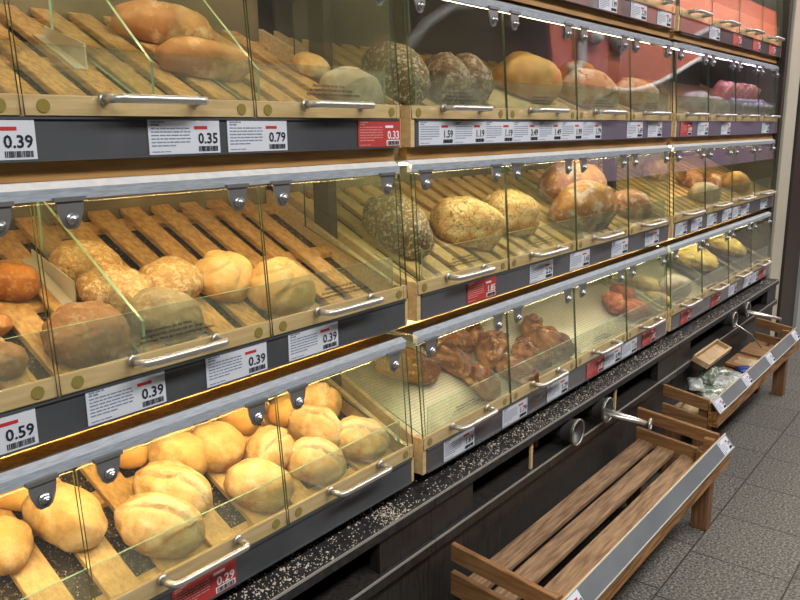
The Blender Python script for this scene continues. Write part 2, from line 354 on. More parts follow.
# ---------------------------------------------------------------- structure
bm = bmesh.new(); box(bm, -4, 24, -4.5, 4, -.05, 0); struct('floor', bm, M['floor'])
bm = bmesh.new(); box(bm, -4, 24, -4.5, 4, 4.2, 4.25); struct('ceiling', bm, M['wallw'])
bm = bmesh.new(); box(bm, -4, 4.66, 1.62, 1.70, 0, 3.2); struct('wall_back', bm, M['dark'])
bm = bmesh.new(); box(bm, -4, 24, -4.5, -4.42, 0, 4.2); struct('wall_opposite', bm, M['wall'])
bm = bmesh.new(); box(bm, 23.9, 24, -4.4, 4, 0, 4.2); struct('wall_far', bm, M['wallw'])

# columns closing the shelf run on the right
bm = bmesh.new(); box(bm, 4.705, 4.955, 1.035, 1.30, 0, 3.2); bevel(bm, .004); struct('trim_1', bm, M['cream'])
bm = bmesh.new(); box(bm, 4.96, 5.36, 1.02, 1.35, 0, 3.2); struct('trim_2', bm, M['brown_col'])
bm = bmesh.new(); box(bm, 5.365, 5.65, 1.0, 1.40, 0, 3.2); struct('trim_3', bm, M['jamb'])
bm = bmesh.new(); box(bm, 5.655, 7.6, .98, 1.45, 0, 3.2); struct('trim_4', bm, M['blackmat'])

# ---------------------------------------------------------------- shelf cases
XM = [(-.30, 1.34), (1.375, 3.015), (3.05, 4.64)]          # left, middle, far module
#        y front, board top, rail top, rail bottom, bar y, bar bottom, tray y, tray z, tray slope
ROW = {'U': (1.075, 1.800, 1.770, 1.715, 1.09, 2.05, 1.095, 1.775),
       'T': (1.060, 1.412, 1.382, 1.322, 1.078, 1.652, 1.075, 1.385),
       'M': (1.045, 1.018, .987, .927, 1.062, 1.267, 1.060, .990),
       'L': (1.030, .640, .608, .548, 1.048, .872, 1.045, .608)}
SL = .5; BACK = 1.485
ROWN = {'U': 'uppermost', 'T': 'top', 'M': 'middle', 'L': 'lowest'}
MODN = ['left', 'middle', 'far right']

# one bracket with its bolt, one pull handle: shared meshes
def hinge_bm():
    bm = bmesh.new()
    out = [(-.021, .0), (.021, .0), (.019, -.018), (.012, -.036), (.006, -.041), (-.006, -.041), (-.012, -.036), (-.019, -.018)]
    a = [bm.verts.new((x, 0, z)) for x, z in out]; b = [bm.verts.new((x, .003, z)) for x, z in out]
    bm.faces.new(a); bm.faces.new(b[::-1]); n = len(out)
    for i in range(n): bm.faces.new((a[i], b[i], b[(i + 1) % n], a[(i + 1) % n]))
    box(bm, -.024, .024, -.003, .004, -.001, .005)
    bmesh.ops.recalc_face_normals(bm, faces=bm.faces)
    return bm
def bolt_bm():
    bm = bmesh.new()
    tube(bm, [(0, 0, -.026), (0, -.004, -.026)], .0095, 16)
    tube(bm, [(0, -.004, -.026), (0, -.009, -.026)], .0065, 12)
    tube(bm, [(0, -.009, -.026), (0, -.0105, -.026)], .003, 8)
    return bm
def handle_bm(w=.160):
    bm = bmesh.new()
    pts = arc_pts([(-w / 2, 0, 0), (-w / 2, -.034, 0), (w / 2, -.034, 0), (w / 2, 0, 0)], .016, 6)
    tube(bm, pts, .0068, 10)
    for s in (-1, 1): tube(bm, [(s * w / 2, .001, 0), (s * w / 2, -.003, 0)], .009, 12)
    return bm
H0 = obj('hinge_template', hinge_bm(), M['hinge']); B0 = obj('bolt_template', bolt_bm(), M['bolt'], smooth=True); G0 = obj('handle_template', handle_bm(), M['steel'], smooth=True)
me_h, me_b, me_g = H0.data, B0.data, G0.data
for o in (H0, B0, G0): bpy.data.objects.remove(o)
me_h.name = 'hinge'; me_b.name = 'bolt'; me_g.name = 'handle'
def inst(name, me, parent, loc, scale=1):
    o = bpy.data.objects.new(name, me); C.objects.link(o); o.parent = parent; o.location = loc
    o.scale = (scale,) * 3
    return o

def text_mesh(txt, size, bold=True, shear=0, align='LEFT'):
    c = bpy.data.curves.new('t', 'FONT'); c.body = txt; c.size = size; c.align_x = align; c.offset = size * .022 if bold else 0; c.shear = shear
    c.resolution_u = 2
    o = bpy.data.objects.new('t', c); C.objects.link(o)
    dg = bpy.context.evaluated_depsgraph_get(); dg.update()
    me = bpy.data.meshes.new_from_object(o.evaluated_get(dg)); bpy.data.objects.remove(o)
    return me
TXT = {}
def text(name, txt, size, m, parent, loc, rot=(PI / 2, 0, 0), **k):
    key = (txt, size, m.name, tuple(k.items()))
    if key not in TXT:
        me = text_mesh(txt, size, **k); me.materials.clear(); me.materials.append(m); TXT[key] = me
    o = bpy.data.objects.new(name, TXT[key]); C.objects.link(o); o.parent = parent; o.location = loc; o.rotation_euler = rot
    return o

def slats_bm(x0, x1, ty, tz, pitch, wd, start):
    bm = bmesh.new(); x = x0 + start
    z = lambda y: tz + SL * (y - ty)
    y0 = ty + .006; y1 = BACK
    while x + wd < x1 - .008:
        prism_x(bm, [(y0, z(y0) - .014), (y1, z(y1) - .014), (y1, z(y1)), (y0, z(y0))], x, x + wd)
        x += pitch
    for yy in (ty + .02, ty + .2, BACK - .04):     # cross battens underneath
        prism_x(bm, [(yy, z(yy) - .026), (yy + .03, z(yy + .03) - .026), (yy + .03, z(yy + .03) - .0145), (yy, z(yy) - .0145)], x0 + .012, x1 - .012)
    bmesh.ops.recalc_face_normals(bm, faces=bm.faces)
    bmesh.ops.bevel(bm, geom=[e for e in bm.edges if e.calc_length() > .2], offset=.0015, segments=1, affect='EDGES')
    return bm

LIPTEXT = ['Bitte entnehmen Sie die Ware', 'aus hygienischen Gründen mit der Zange', 'Entnommene Ware darf nicht zurückgelegt werden']
def case(mod, row):
    x0, x1 = XM[mod]; yf, zb, zr, zq, yb, zh, ty, tz = ROW[row]
    if (mod, row) == (0, 'L'): x0 += .024
    t = empty('bread_display_case', (x0, yf, zq))
    tag(t, '%s bread case of the %s shelf section, behind glass flaps' % (ROWN[row], MODN[mod]), 'display case', 'bread display cases of the shelf wall')
    t.location = (0, 0, 0)
    z = lambda y: tz + SL * (y - ty)
    P = lambda n, bm, m, **k: obj(n, bm, m, t, **k)
    # front board and label rail
    bm = bmesh.new(); box(bm, x0 + .014, x1 - .014, yf + .001, yf + .009, zr, zb); bevel(bm, .0015); P('front_board', bm, M['beech'])
    bm = bmesh.new()
    box(bm, x0 + .016, x1 - .010, yf - .001, yf + .014, zq, zr)
    box(bm, x0 + .016, x1 - .010, yf - .0045, yf - .001, zq, zq + .003); box(bm, x0 + .016, x1 - .010, yf - .0045, yf - .001, zr - .003, zr)
    P('label_rail', bm, M['rail_grey'] if mod > 0 else M['rail'])
    # wooden sides of the drawer
    for s, xa in ((0, x0), (1, x1 - .014)):
        bm = bmesh.new()
        prism_x(bm, [(yf, zq), (yf + .05, zq), (BACK, z(BACK) - .05), (BACK, z(BACK) + .012), (yf + .03, zb), (yf, zb)], xa, xa + .014)
        bmesh.ops.recalc_face_normals(bm, faces=bm.faces); P('side_board', bm, M['beech'])
    # tray
    perf = (row == 'L' and mod >= 1)
    if perf:
        bm = bmesh.new(); prism_x(bm, [(ty + .006, z(ty) - .006), (BACK, z(BACK) - .006), (BACK, z(BACK) - .002), (ty + .006, z(ty) - .002)], x0 + .02, x1 - .02)
        bmesh.ops.recalc_face_normals(bm, faces=bm.faces); P('perforated_tray', bm, M['perf'])
    else:
        wd = .056 if row == 'L' else .047; pt = .102 if row == 'L' else .0745
        P('slatted_tray', slats_bm(x0 + .01, x1, ty, tz, pt, wd, .012 if row != 'L' else .03), M['slat'] if (mod == 0 and row != 'L') or row == 'U' else M['slat_pale'])
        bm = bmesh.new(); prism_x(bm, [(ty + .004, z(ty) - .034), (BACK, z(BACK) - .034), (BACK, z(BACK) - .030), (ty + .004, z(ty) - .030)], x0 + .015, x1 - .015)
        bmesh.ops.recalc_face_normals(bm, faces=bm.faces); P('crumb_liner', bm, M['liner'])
    # beam under the tray front
    bm = bmesh.new(); box(bm, x0 + .005, x1 - .005, yf + .016 if row in 'TU' else yf + .092, yf + .036 if row in 'TU' else yf + .104, zq - (.028 if row in 'TU' else .041 if row == 'M' else .030), zq - .001); P('under_beam', bm, M['beam'])
    # back panel
    bm = bmesh.new(); box(bm, x0 + .01, x1 - .01, BACK + .004, BACK + .012, z(BACK) - .02, zh + .10); P('back_panel', bm, M['backp'] if mod == 0 or row in 'ML' else M['dark'])
    # low lip glass
    ly = yf + .0095
    bm = bmesh.new(); box(bm, x0 + .035, x1 - .04, ly, ly + .004, zb - .012, zb + .068)
    for f in bm.faces:
        f.material_index = 0 if abs(f.calc_center_median().y - ly) < .001 or abs(f.calc_center_median().y - ly - .004) < .001 else 1
    P('lip_glass', bm, [M['lip'], M['gedge2']])
    # hinge rail, cover plate, lamp
    bm = bmesh.new(); prism_x(bm, [(yb, zh), (yb + .012, zh), (yb + .012, zh + .025), (yb - .002, zh + .0165)], x0 + .004, x1 - .004)
    for f in bm.faces: f.material_index = 1 if (row == 'M' and f.calc_center_median().z > zh + .019 and f.calc_area() > .01) else 0  # middle row: glare painted on the rail's sloping top
    bmesh.ops.recalc_face_normals(bm, faces=bm.faces); P('hinge_rail', bm, [M['alu'], M['plate_glare']])
    bm = bmesh.new(); prism_x(bm, [(yb + .0125, zh + .021), (yb + .062, zh + .0205), (yb + .062, zh + .0235), (yb + .0125, zh + .0262)], x0 + .004, x1 - .004)
    bmesh.ops.recalc_face_normals(bm, faces=bm.faces); P('cover_plate', bm, M['plate_glare'] if row == 'M' else M['plate'])  # the middle row's plate gets the painted glare colour
    bm = bmesh.new(); zl = zh + (.0165 if row in 'TU' and mod < 2 else .0155); tube(bm, [(x0 + .05, yb + .069, zl), (x1 - .05, yb + .069, zl)], .0022 if row == 'T' else .0032, 8)
    P('lamp_tube', bm, {('L', 0): M['lampY'], ('M', 0): M['lampW'], ('T', 0): M['lampW'], ('T', 1): M['lampT'], ('T', 2): M['lampP'], ('M', 2): M['lampW'], ('L', 2): M['lampG']}.get((row, mod), M['lampG']))
    # end glass plates
    for xa in (x0 + .016, x1 - .020):
        bm = bmesh.new()
        prism_x(bm, [(yf + .004, zb - .004), (yf + .30, z(yf + .30) + .0), (yf + .30, zh), (yb + .016, zh + .015), (yb + .001, zh - .01)], xa, xa + .004, 0, 1)
        bmesh.ops.recalc_face_normals(bm, faces=bm.faces); P('end_glass', bm, [M['div'], M['gedge']])
    # doors
    n = 4; pw = (x1 - x0) / n
    for k in range(n):
        a = x0 + k * pw; b = a + pw; cx = (a + b) / 2
        if b < .30: continue
        zt = zh - .004; zl2 = zr + .002; ya = yb - .001; yc = yf - .003
        bm = bmesh.new()
        prism_x(bm, [(yc, zl2), (yc + .004, zl2), (ya + .004, zt), (ya, zt)], a + .0025, b - .0025, 1)
        for f in bm.faces:
            f.material_index = 0 if f.calc_area() > .03 else 1
        bmesh.ops.recalc_face_normals(bm, faces=bm.faces)
        d = P('glass_flap', bm, [M['pane'], M['gedge']])
        for hx in (a + .052, b - .052):
            hh = inst('hinge', me_h, d, (hx, yb - .006, zh - .001))
            bb = inst('hinge_bolt', me_b, d, (hx, yb - .006, zh - .001))
        inst('pull_handle', me_g, d, (cx - .005 if mod < 2 else cx, yf - .004, zb - .004))
        for bx in (a + .03, b - .03):
            bm = bmesh.new(); tube(bm, [(bx, yf - .0005, (zb + zr) / 2), (bx, yf + .0025, (zb + zr) / 2)], .0095, 14); P('bumper_disc', bm, M['disc'])
        # printed notice on the lip glass
        if row in 'TML' and not (mod == 0 and row == 'L') and not (mod == 0 and row == 'T' and k < 3) and mod < 2 and k in ((2, 3) if mod == 0 else (0, 1, 2, 3)):
            bm = bmesh.new(); first = None
            lines = []
            for q, s in enumerate(LIPTEXT):
                lines.append(text_mesh(s, .0072, True, .2, 'CENTER'))
            bmx = bmesh.new()
            for q, me in enumerate(lines):
                nb = len(bmx.verts); bmx.from_mesh(me); bmx.verts.ensure_lookup_table()
                for v in bmx.verts[nb:]: v.co = Vector((v.co.x + cx + .012 * (1 - q) * -.6, ly - .0006, zb + .030 - .0082 * q + v.co.y))
            bm.free(); P('printed_notice', bmx, M['ink'])
    return t
CASES = {}
for mod in range(3):
    for row in 'UTML':
        if row == 'U' and mod == 0: continue
        CASES[(mod, row)] = case(mod, row)

# upright posts standing between the sections
for x, nm in ((1.3435, 'between the left and the middle section'), (3.0185, 'between the middle and the far section')):
    bm = bmesh.new(); box(bm, x, x + .028, 1.285, 1.335, .52, 2.6)
    tag(obj('upright_post', bm, M['dark']), 'dark steel upright post ' + nm, 'post', 'upright posts of the shelf wall')
bm = bmesh.new(); box(bm, 4.6415, 4.70, 1.05, 1.50, .52, 2.6); tag(obj('upright_post', bm, M['dark']), 'dark steel upright post at the far end, beside the cream column', 'post', 'upright posts of the shelf wall')

# divider panes and white plastic dividers
def divider(x, row, yfront, yback, hf, hb, label):
    tz = ROW[row][7]; ty = ROW[row][6]; z = lambda y: tz + SL * (y - ty) + .001
    bm = bmesh.new()
    prism_x(bm, [(yfront, z(yfront)), (yback, z(yback)), (yback, z(yback) + hb), (yfront, z(yfront) + hf)], x, x + .005, 0, 1)
    bmesh.ops.recalc_face_normals(bm, faces=bm.faces)
    tag(obj('glass_divider', bm, [M['div'], M['gedge2']]), label, 'divider', 'glass dividers standing in the trays')
divider(.684, 'M', 1.078, 1.38, .062, .105, 'glass divider with green edge between the seeded rolls in the middle tray')
divider(.745, 'T', 1.090, 1.38, .075, .20, 'tall glass divider with a bright slanting edge in the top left tray')
divider(.965, 'T', 1.090, 1.38, .075, .20, 'glass divider with slanting edge beside the end of the reddish loaf')
divider(.455, 'T', 1.090, 1.38, .075, .20, 'glass divider cut off by the left edge of the top tray')
divider(2.29, 'M', 1.075, 1.38, .07, .10, 'glass divider beside the long golden-brown loaf')
divider(3.02 - .06, 'L', 1.065, 1.38, .06, .08, 'glass divider at the right end of the middle pastry tray')
divider(3.62, 'L', 1.065, 1.38, .05, .09, 'glass divider left of the bright yellow cheese bread')
def ldivider(x, row, y0, y1, label):
    tz = ROW[row][7]; ty = ROW[row][6]; z = lambda y: tz + SL * (y - ty) + .001
    bm = bmesh.new()
    prism_x(bm, [(y0, z(y0)), (y1, z(y1)), (y1, z(y1) + .018), (y0, z(y0) + .042)], x, x + .0025)
    prism_x(bm, [(y0, z(y0)), (y1, z(y1)), (y1, z(y1) + .0025), (y0, z(y0) + .0025)], x - .020, x)
    bmesh.ops.recalc_face_normals(bm, faces=bm.faces)
    tag(obj('plastic_divider', bm, M['whitep']), label, 'divider', 'white plastic dividers')
ldivider(.655, 'M', 1.225, 1.36, 'white plastic angle divider beside the glossy orange roll')
ldivider(.715, 'T', 1.225, 1.35, 'pale plastic angle divider standing in the top left tray')
# ribbed mat under the golden loaf, black trays far right
def flat_tray(name, x0, x1, row, y0, y1, m, label, cat, rib=False):
    tz = ROW[row][7]; ty = ROW[row][6]; z = lambda y: tz + SL * (y - ty) + .0005
    bm = bmesh.new()
    if rib:
        prism_x(bm, [(y0, z(y0)), (y1, z(y1)), (y1, z(y1) + .003), (y0, z(y0) + .003)], x0, x1)
        y = y0 + .006
        while y < y1 - .01:
            prism_x(bm, [(y, z(y) + .003), (y + .006, z(y + .006) + .003), (y + .003, z(y + .003) + .0075)], x0, x1); y += .012
    else:
        prism_x(bm, [(y0, z(y0)), (y1, z(y1)), (y1, z(y1) + .003), (y0, z(y0) + .003)], x0, x1)
        for xa in (x0, x1 - .004): prism_x(bm, [(y0, z(y0)), (y1, z(y1)), (y1, z(y1) + .02), (y0, z(y0) + .02)], xa, xa + .004)
        prism_x(bm, [(y0, z(y0)), (y0 + .004, z(y0)), (y0 + .004, z(y0) + .02), (y0, z(y0) + .02)], x0, x1)
    bmesh.ops.recalc_face_normals(bm, faces=bm.faces)
    tag(obj(name, bm, m), label, cat)
flat_tray('ribbed_mat', 1.84, 2.26, 'T', 1.085, 1.46, M['mat_y'], 'straw-yellow ribbed mat under the smooth golden loaf', 'mat', True)
flat_tray('baking_tray', 3.64, 4.10, 'L', 1.06, 1.42, M['blackmat'], 'black baking tray under the bright yellow cheese bread', 'tray')
flat_tray('baking_tray', 4.22, 4.60, 'L', 1.06, 1.42, M['blackmat'], 'black baking tray at the far end under the brown cheese loaf', 'tray')

# ---------------------------------------------------------------- price labels
def fine_print(bm, x0, x1, ztop, lines, dz, seed, h=.0016):
    rd = random.Random(seed)
    for q in range(lines):
        x = x0; end = x1 if q < lines - 1 else x0 + (x1 - x0) * rd.uniform(.4, .8)
        while x < end - .003:
            wdt = min(rd.uniform(.004, .014), end - x); box(bm, x, x + wdt, -.00105, -.0006, ztop - dz * q - h, ztop - dz * q); x += wdt + .0018
PARTS = {}
def price_label(price, red, x, y, z, label, group, rotx=0, w=.137, h=.055, rotz=0):
    t = empty('price_label', (x, y, z), (rotx, 0, rotz)); tag(t, label, 'price label', group)
    key = (red, w, h)
    if key not in PARTS:
        d = []
        bm = bmesh.new(); box(bm, 0, w, -.0006, .0006, 0, h); d.append(('card', bm, M['redpaper'] if red else M['paper']))
        bm = bmesh.new(); s = w / .137
        fine_print(bm, .005 * s, .055 * s, h - .004, 1, .004, 3, .0022); fine_print(bm, .005 * s, .04 * s, h - .008, 1, .004, 4, .0026)
        fine_print(bm, .005 * s, .078 * s, h - .014, 6, .0053, 7, .0018); fine_print(bm, .005 * s, .08 * s, .005, 1, .005, 8, .0014)
        d.append(('fine_print', bm, M['pinkink'] if red else M['greyink']))
        bm = bmesh.new(); box(bm, .086 * s, .112 * s, -.00105, -.0006, h - .0165, h - .0115); d.append(('red_banner', bm, M['whiteink'] if red else M['redink']))
        bm = bmesh.new(); rd = random.Random(5); xx = .093 * s
        if red: box(bm, .09 * s, .134 * s, -.0008, -.0006, .002, .0135, 1)
        while xx < .131 * s:
            bw = rd.choice((.0007, .0007, .0014)); box(bm, xx, xx + bw, -.0012, -.0008, .003, .0115, 0); xx += bw + rd.choice((.0006, .0012))
        d.append(('barcode', bm, [M['ink'], M['whiteink']]))
        PARTS[key] = []
        for n, b_, m_ in d:
            o = obj(n, b_, m_, t); PARTS[key].append(o)
    else:
        for o in PARTS[key]:
            c = o.copy(); C.objects.link(c); c.parent = t
    s = w / .137
    text('price', price, .0235 * s, M['whiteink'] if red else M['ink'], t, (.133 * s, -.0012, .0160), bold=True, align='RIGHT')
    return t
LAB = [
 ('T', [(.396, '0.39', 0, 'at the left edge of the top row'), (.71, '0.35', 0, 'below the first handle of the top row'), (.864, '0.79', 0, 'directly right of the 0.35 label'), (1.198, '0.33', 1, 'at the right end of the top left rail'),
        (1.402, '1.59', 0, 'first of seven in the top row'), (1.540, '1.19', 0, 'second of seven in the top row'), (1.678, '1.19', 0, 'third of seven in the top row'),
        (1.816, '3.49', 0, 'fourth of seven in the top row'), (1.954, '1.49', 0, 'fifth of seven in the top row'), (2.092, '1.99', 0, 'sixth of seven in the top row'),
        (2.230, '1.79', 0, 'last of seven in the top row'), (2.575, '1.69', 0, 'alone under the slashed loaves, left of two'), (2.764, '1.29', 0, 'next to the dark post in the top row'),
        (3.10, '0.99', 1, 'at the near end of the far top rail'), (3.31, '1.49', 0, 'right of the red label on the far top rail'), (3.63, '2.49', 0, 'under the middle of the far top case'), (4.32, '1.99', 0, 'at the far end of the top row')]),
 ('M', [(.345, '0.59', 0, 'at the left edge of the middle row'), (.558, '0.39', 0, 'under the big rye roll'), (.777, '0.39', 0, 'right of the long handle, under the printed notice'), (.969, '0.39', 0, 'under the pale kaiser roll behind glass'),
        (1.58, '1.85', 1, 'under the cracked farmhouse loaf'), (1.90, '2.29', 0, 'right of the pane joint by the round cracked loaf'), (2.15, '1.45', 0, 'below the long golden-brown loaf'), (2.46, '1.99', 0, 'below the reddish loaf'),
        (2.76, '1.79', 0, 'near the end of the middle case'), (3.08, '1.49', 0, 'first on the far middle rail'), (3.27, '0.99', 0, 'second on the far middle rail'), (3.48, '1.19', 0, 'third on the far middle rail'),
        (3.70, '0.89', 0, 'fourth on the far middle rail'), (3.86, '0.79', 0, 'fifth on the far middle rail'), (4.01, '0.69', 0, 'sixth on the far middle rail'), (4.37, '1.59', 0, 'last on the far middle rail')]),
 ('L', [(.665, '0.29', 1, 'at the bottom edge under the bun tray handle'), (1.46, '1.69', 0, 'at the near end of the pastry case'), (1.74, '1.79', 0, 'right of the first pastry case handle'), (2.00, '1.29', 0, 'under the long pastry'),
        (2.27, '0.89', 1, 'left of the white pair on the pastry rail'), (2.412, '0.99', 0, 'right of the red one on the pastry rail'), (2.56, '1.19', 0, 'under the brick-red pastry'), (2.75, '1.49', 1, 'at the far end of the pastry rail'),
        (3.17, '0.79', 1, 'at the near end of the far lowest rail'), (3.58, '0.99', 1, 'under the bright yellow cheese bread'), (3.85, '1.09', 0, 'right of the red one under the cheese bread'), (4.11, '1.19', 0, 'third from the far end of the lowest rail'),
        (4.255, '1.29', 0, 'last white one on the lowest rail'), (4.40, '0.95', 1, 'at the far end of the lowest rail')]),
 ('U', [(2.34, '1.99', 0, 'partly cut off by the top edge of the picture'), (2.59, '2.29', 0, 'second on the uppermost rail'), (2.83, '2.49', 0, 'beside the joint of the uppermost rail'),
        (3.42, '1.99', 0, 'first on the far uppermost rail'), (3.75, '1.29', 1, 'left of two on the far uppermost rail'), (4.08, '1.49', 1, 'right of two on the far uppermost rail'), (4.38, '0.99', 1, 'at the end of the uppermost rail by the column')])]
for row, ls in LAB:
    yf, zb, zr, zq = ROW[row][:4]
    for x, p, red, wh in ls:
        price_label(p, bool(red), x, yf - .0022, zq + .0035, '%s price label reading %s %s' % ('red' if red else 'white', p, wh), 'price labels on the %s rails' % ROWN[row], h=min(.055, zr - zq - .004))

# ---------------------------------------------------------------- bread
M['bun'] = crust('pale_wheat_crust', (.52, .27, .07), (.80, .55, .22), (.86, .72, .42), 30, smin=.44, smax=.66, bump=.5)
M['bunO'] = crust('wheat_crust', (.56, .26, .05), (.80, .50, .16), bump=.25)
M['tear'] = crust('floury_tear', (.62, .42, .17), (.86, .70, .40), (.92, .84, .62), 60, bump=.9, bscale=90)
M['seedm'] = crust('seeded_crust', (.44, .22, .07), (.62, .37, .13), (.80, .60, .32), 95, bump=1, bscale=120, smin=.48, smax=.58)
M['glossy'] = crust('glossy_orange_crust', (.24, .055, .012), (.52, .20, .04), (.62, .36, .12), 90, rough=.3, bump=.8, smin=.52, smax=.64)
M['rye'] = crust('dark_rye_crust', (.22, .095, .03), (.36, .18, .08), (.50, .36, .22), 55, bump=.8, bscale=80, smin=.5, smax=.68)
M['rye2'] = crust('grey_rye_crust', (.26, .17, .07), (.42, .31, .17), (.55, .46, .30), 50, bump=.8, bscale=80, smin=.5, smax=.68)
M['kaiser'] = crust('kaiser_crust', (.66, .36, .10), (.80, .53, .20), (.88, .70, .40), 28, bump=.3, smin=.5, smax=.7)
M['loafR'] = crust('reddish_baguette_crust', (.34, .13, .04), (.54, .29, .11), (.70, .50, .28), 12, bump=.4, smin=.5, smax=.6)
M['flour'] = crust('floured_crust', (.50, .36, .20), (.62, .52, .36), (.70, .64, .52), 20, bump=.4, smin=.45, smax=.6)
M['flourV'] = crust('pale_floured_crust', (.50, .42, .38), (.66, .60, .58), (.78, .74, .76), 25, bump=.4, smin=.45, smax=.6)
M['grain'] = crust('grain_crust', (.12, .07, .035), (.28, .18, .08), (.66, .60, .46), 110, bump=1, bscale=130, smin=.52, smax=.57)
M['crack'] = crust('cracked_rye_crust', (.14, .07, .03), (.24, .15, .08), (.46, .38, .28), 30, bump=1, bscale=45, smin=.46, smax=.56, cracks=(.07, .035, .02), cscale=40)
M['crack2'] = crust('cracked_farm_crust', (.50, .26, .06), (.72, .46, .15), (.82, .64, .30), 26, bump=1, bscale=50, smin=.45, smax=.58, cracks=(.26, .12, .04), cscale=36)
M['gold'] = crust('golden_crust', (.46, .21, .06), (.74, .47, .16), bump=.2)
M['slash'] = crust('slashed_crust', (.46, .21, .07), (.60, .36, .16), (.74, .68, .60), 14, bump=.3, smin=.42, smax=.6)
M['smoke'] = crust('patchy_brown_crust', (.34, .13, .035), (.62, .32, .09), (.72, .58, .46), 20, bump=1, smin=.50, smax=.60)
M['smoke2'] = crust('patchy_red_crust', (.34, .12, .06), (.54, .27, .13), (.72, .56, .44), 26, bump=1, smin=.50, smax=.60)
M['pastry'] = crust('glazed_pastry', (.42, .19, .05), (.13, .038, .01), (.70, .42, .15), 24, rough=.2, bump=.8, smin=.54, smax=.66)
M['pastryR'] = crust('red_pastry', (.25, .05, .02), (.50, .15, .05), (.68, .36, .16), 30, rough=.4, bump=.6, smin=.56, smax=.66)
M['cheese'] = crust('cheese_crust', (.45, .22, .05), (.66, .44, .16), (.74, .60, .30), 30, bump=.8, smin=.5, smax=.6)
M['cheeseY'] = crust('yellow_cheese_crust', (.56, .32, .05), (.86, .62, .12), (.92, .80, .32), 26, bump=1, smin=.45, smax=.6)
M['slashcut'] = mat('reddish_cut', (.42, .16, .06), .6, col2=(.55, .26, .12), scale=40)

def lump(kind, w, rat, seed):
    """a loaf or roll: base at z=0, long side along x"""
    a = w / 2; b = a * rat; c = w * .36
    if kind in ('cheese', 'cheeseY'): c = w * .17
    if kind in ('bun', 'split', 'seed'): c = w * .335
    if kind in ('pastry', 'pastryR'): c = w * .30
    if kind in ('loafR',): c = min(b * 1.5, w * .3)
    nu, nv = (70, 36) if kind in ('kaiser', 'split', 'pastry') else (44, 26) if w > .1 else (28, 16)
    bm = bmesh.new(); off = Vector((seed * 3.1, seed * 1.7, 0))
    ex = {'pastry': 1, 'pastryR': 1}.get(kind, 0)
    grid = []
    for j in range(nv + 1):
        ph = -PI / 2 + PI * j / nv; ringv = []
        for i in range(nu):
            th = 2 * PI * i / nu
            cx, cy, cz = math.cos(ph) * math.cos(th), math.cos(ph) * math.sin(th), math.sin(ph)
            p = .93 if kind in ('bun', 'bunO', 'kaiser', 'split', 'rye', 'rye2', 'seed', 'glossy') else .85
            sgn = lambda q: (1 if q >= 0 else -1) * abs(q) ** p
            x, y, z = sgn(cx), sgn(cy), cz
            d = Vector((x, y, z)); nn = noise.noise(d * 1.7 + off) * .10 + noise.noise(d * 5 + off) * .03
            if kind in ('seed', 'grain', 'rye'): nn += noise.noise(d * 14 + off) * .045
            if kind in ('crack', 'crack2'):
                q = noise.voronoi(d * 3.4 + off)[0]; nn += -.055 * max(0, 1 - (q[1] - q[0]) / .10) + noise.noise(d * 9 + off) * .02
            if kind == 'kaiser' and z > 0:
                rr = math.hypot(x, y); th2 = th + rr * 1.1
                nn += -.13 * max(0, 1 - abs(math.sin(th2 * 2.5)) / .26) * min(1, z * 1.8)
                nn -= .06 * max(0, 1 - rr / .2)
            if kind == 'split' and z > -.1:
                t = (y + .18 + .10 * math.sin(x * 3 + seed))
                nn += -.22 * max(0, 1 - abs(t) / .08) * max(0, 1 - abs(x) ** 3) + .05 * max(0, 1 - abs(t - .22) / .25)
            if kind == 'slash' and z > .1:
                nn += -.12 * max(0, 1 - abs(math.sin((x * 1.1 + y * .4) * 4.2)) / .18) * z
            if kind in ('loafR', 'smoke', 'smoke2') and z > .1:
                nn += -.08 * max(0, 1 - abs(math.sin((x + y * .5) * 4.0 + seed)) / .2) * z
            if ex:
                nn += .085 * math.sin(x * 9 + y * 4 + seed) * (.4 + .6 * z) + noise.noise(d * 2.4 + off) * .14 - .10 * max(0, 1 - abs(y + .3 * x) / .12) * max(0, z)
            if kind in ('cheese', 'cheeseY'): nn += noise.noise(d * 7 + off) * .09
            s = 1 + nn
            X, Y, Z = a * x * s, b * y * s, c * z * s
            if ex: Y += .12 * w * (x * x) * (1 if seed % 2 else -1)
            lowz = -.42 * c
            if Z < lowz: Z = lowz + (Z - lowz) * .12
            if kind == 'split' and z > 0 and y > -.10: Z += c * .05
            ringv.append(bm.verts.new((X, Y, Z - lowz + .07 * c)))
            if j in (0, nv): break
        grid.append(ringv)
    for j in range(nv):
        A, B = grid[j], grid[j + 1]
        for i in range(nu):
            k = (i + 1) % nu
            if len(A) == 1: f = bm.faces.new((A[0], B[k], B[i]))
            elif len(B) == 1: f = bm.faces.new((A[i], A[k], B[0]))
            else: f = bm.faces.new((A[i], A[k], B[k], B[i]))
            if kind in ('split', 'slash'):
                m_ = f.calc_center_median(); yy = m_.y / b; xx = m_.x / a
                if kind == 'split' and m_.z > c * .75:
                    t = yy + .18 + .10 * math.sin(xx * 3 + seed)
                    if -.02 < t < .55 * (1 - xx * xx) : f.material_index = 1
                if kind == 'slash' and m_.z > c * .8 and abs(math.sin((xx * 1.1 + yy * .4) * 4.2)) < .14: f.material_index = 1
    bmesh.ops.recalc_face_normals(bm, faces=bm.faces)
    return bm
KM = {'split': ('bun', 'tear'), 'seed': ('seedm',), 'slash': ('slash', 'slashcut')}
NAME = {'bun': 'bread_roll', 'bunO': 'bread_roll', 'split': 'bread_roll', 'seed': 'bread_roll', 'glossy': 'bread_roll', 'rye': 'bread_roll', 'rye2': 'bread_roll', 'kaiser': 'bread_roll', 'pastry': 'pastry', 'pastryR': 'pastry', 'cheese': 'cheese_bread', 'cheeseY': 'cheese_bread'}
TILT = math.atan(SL)
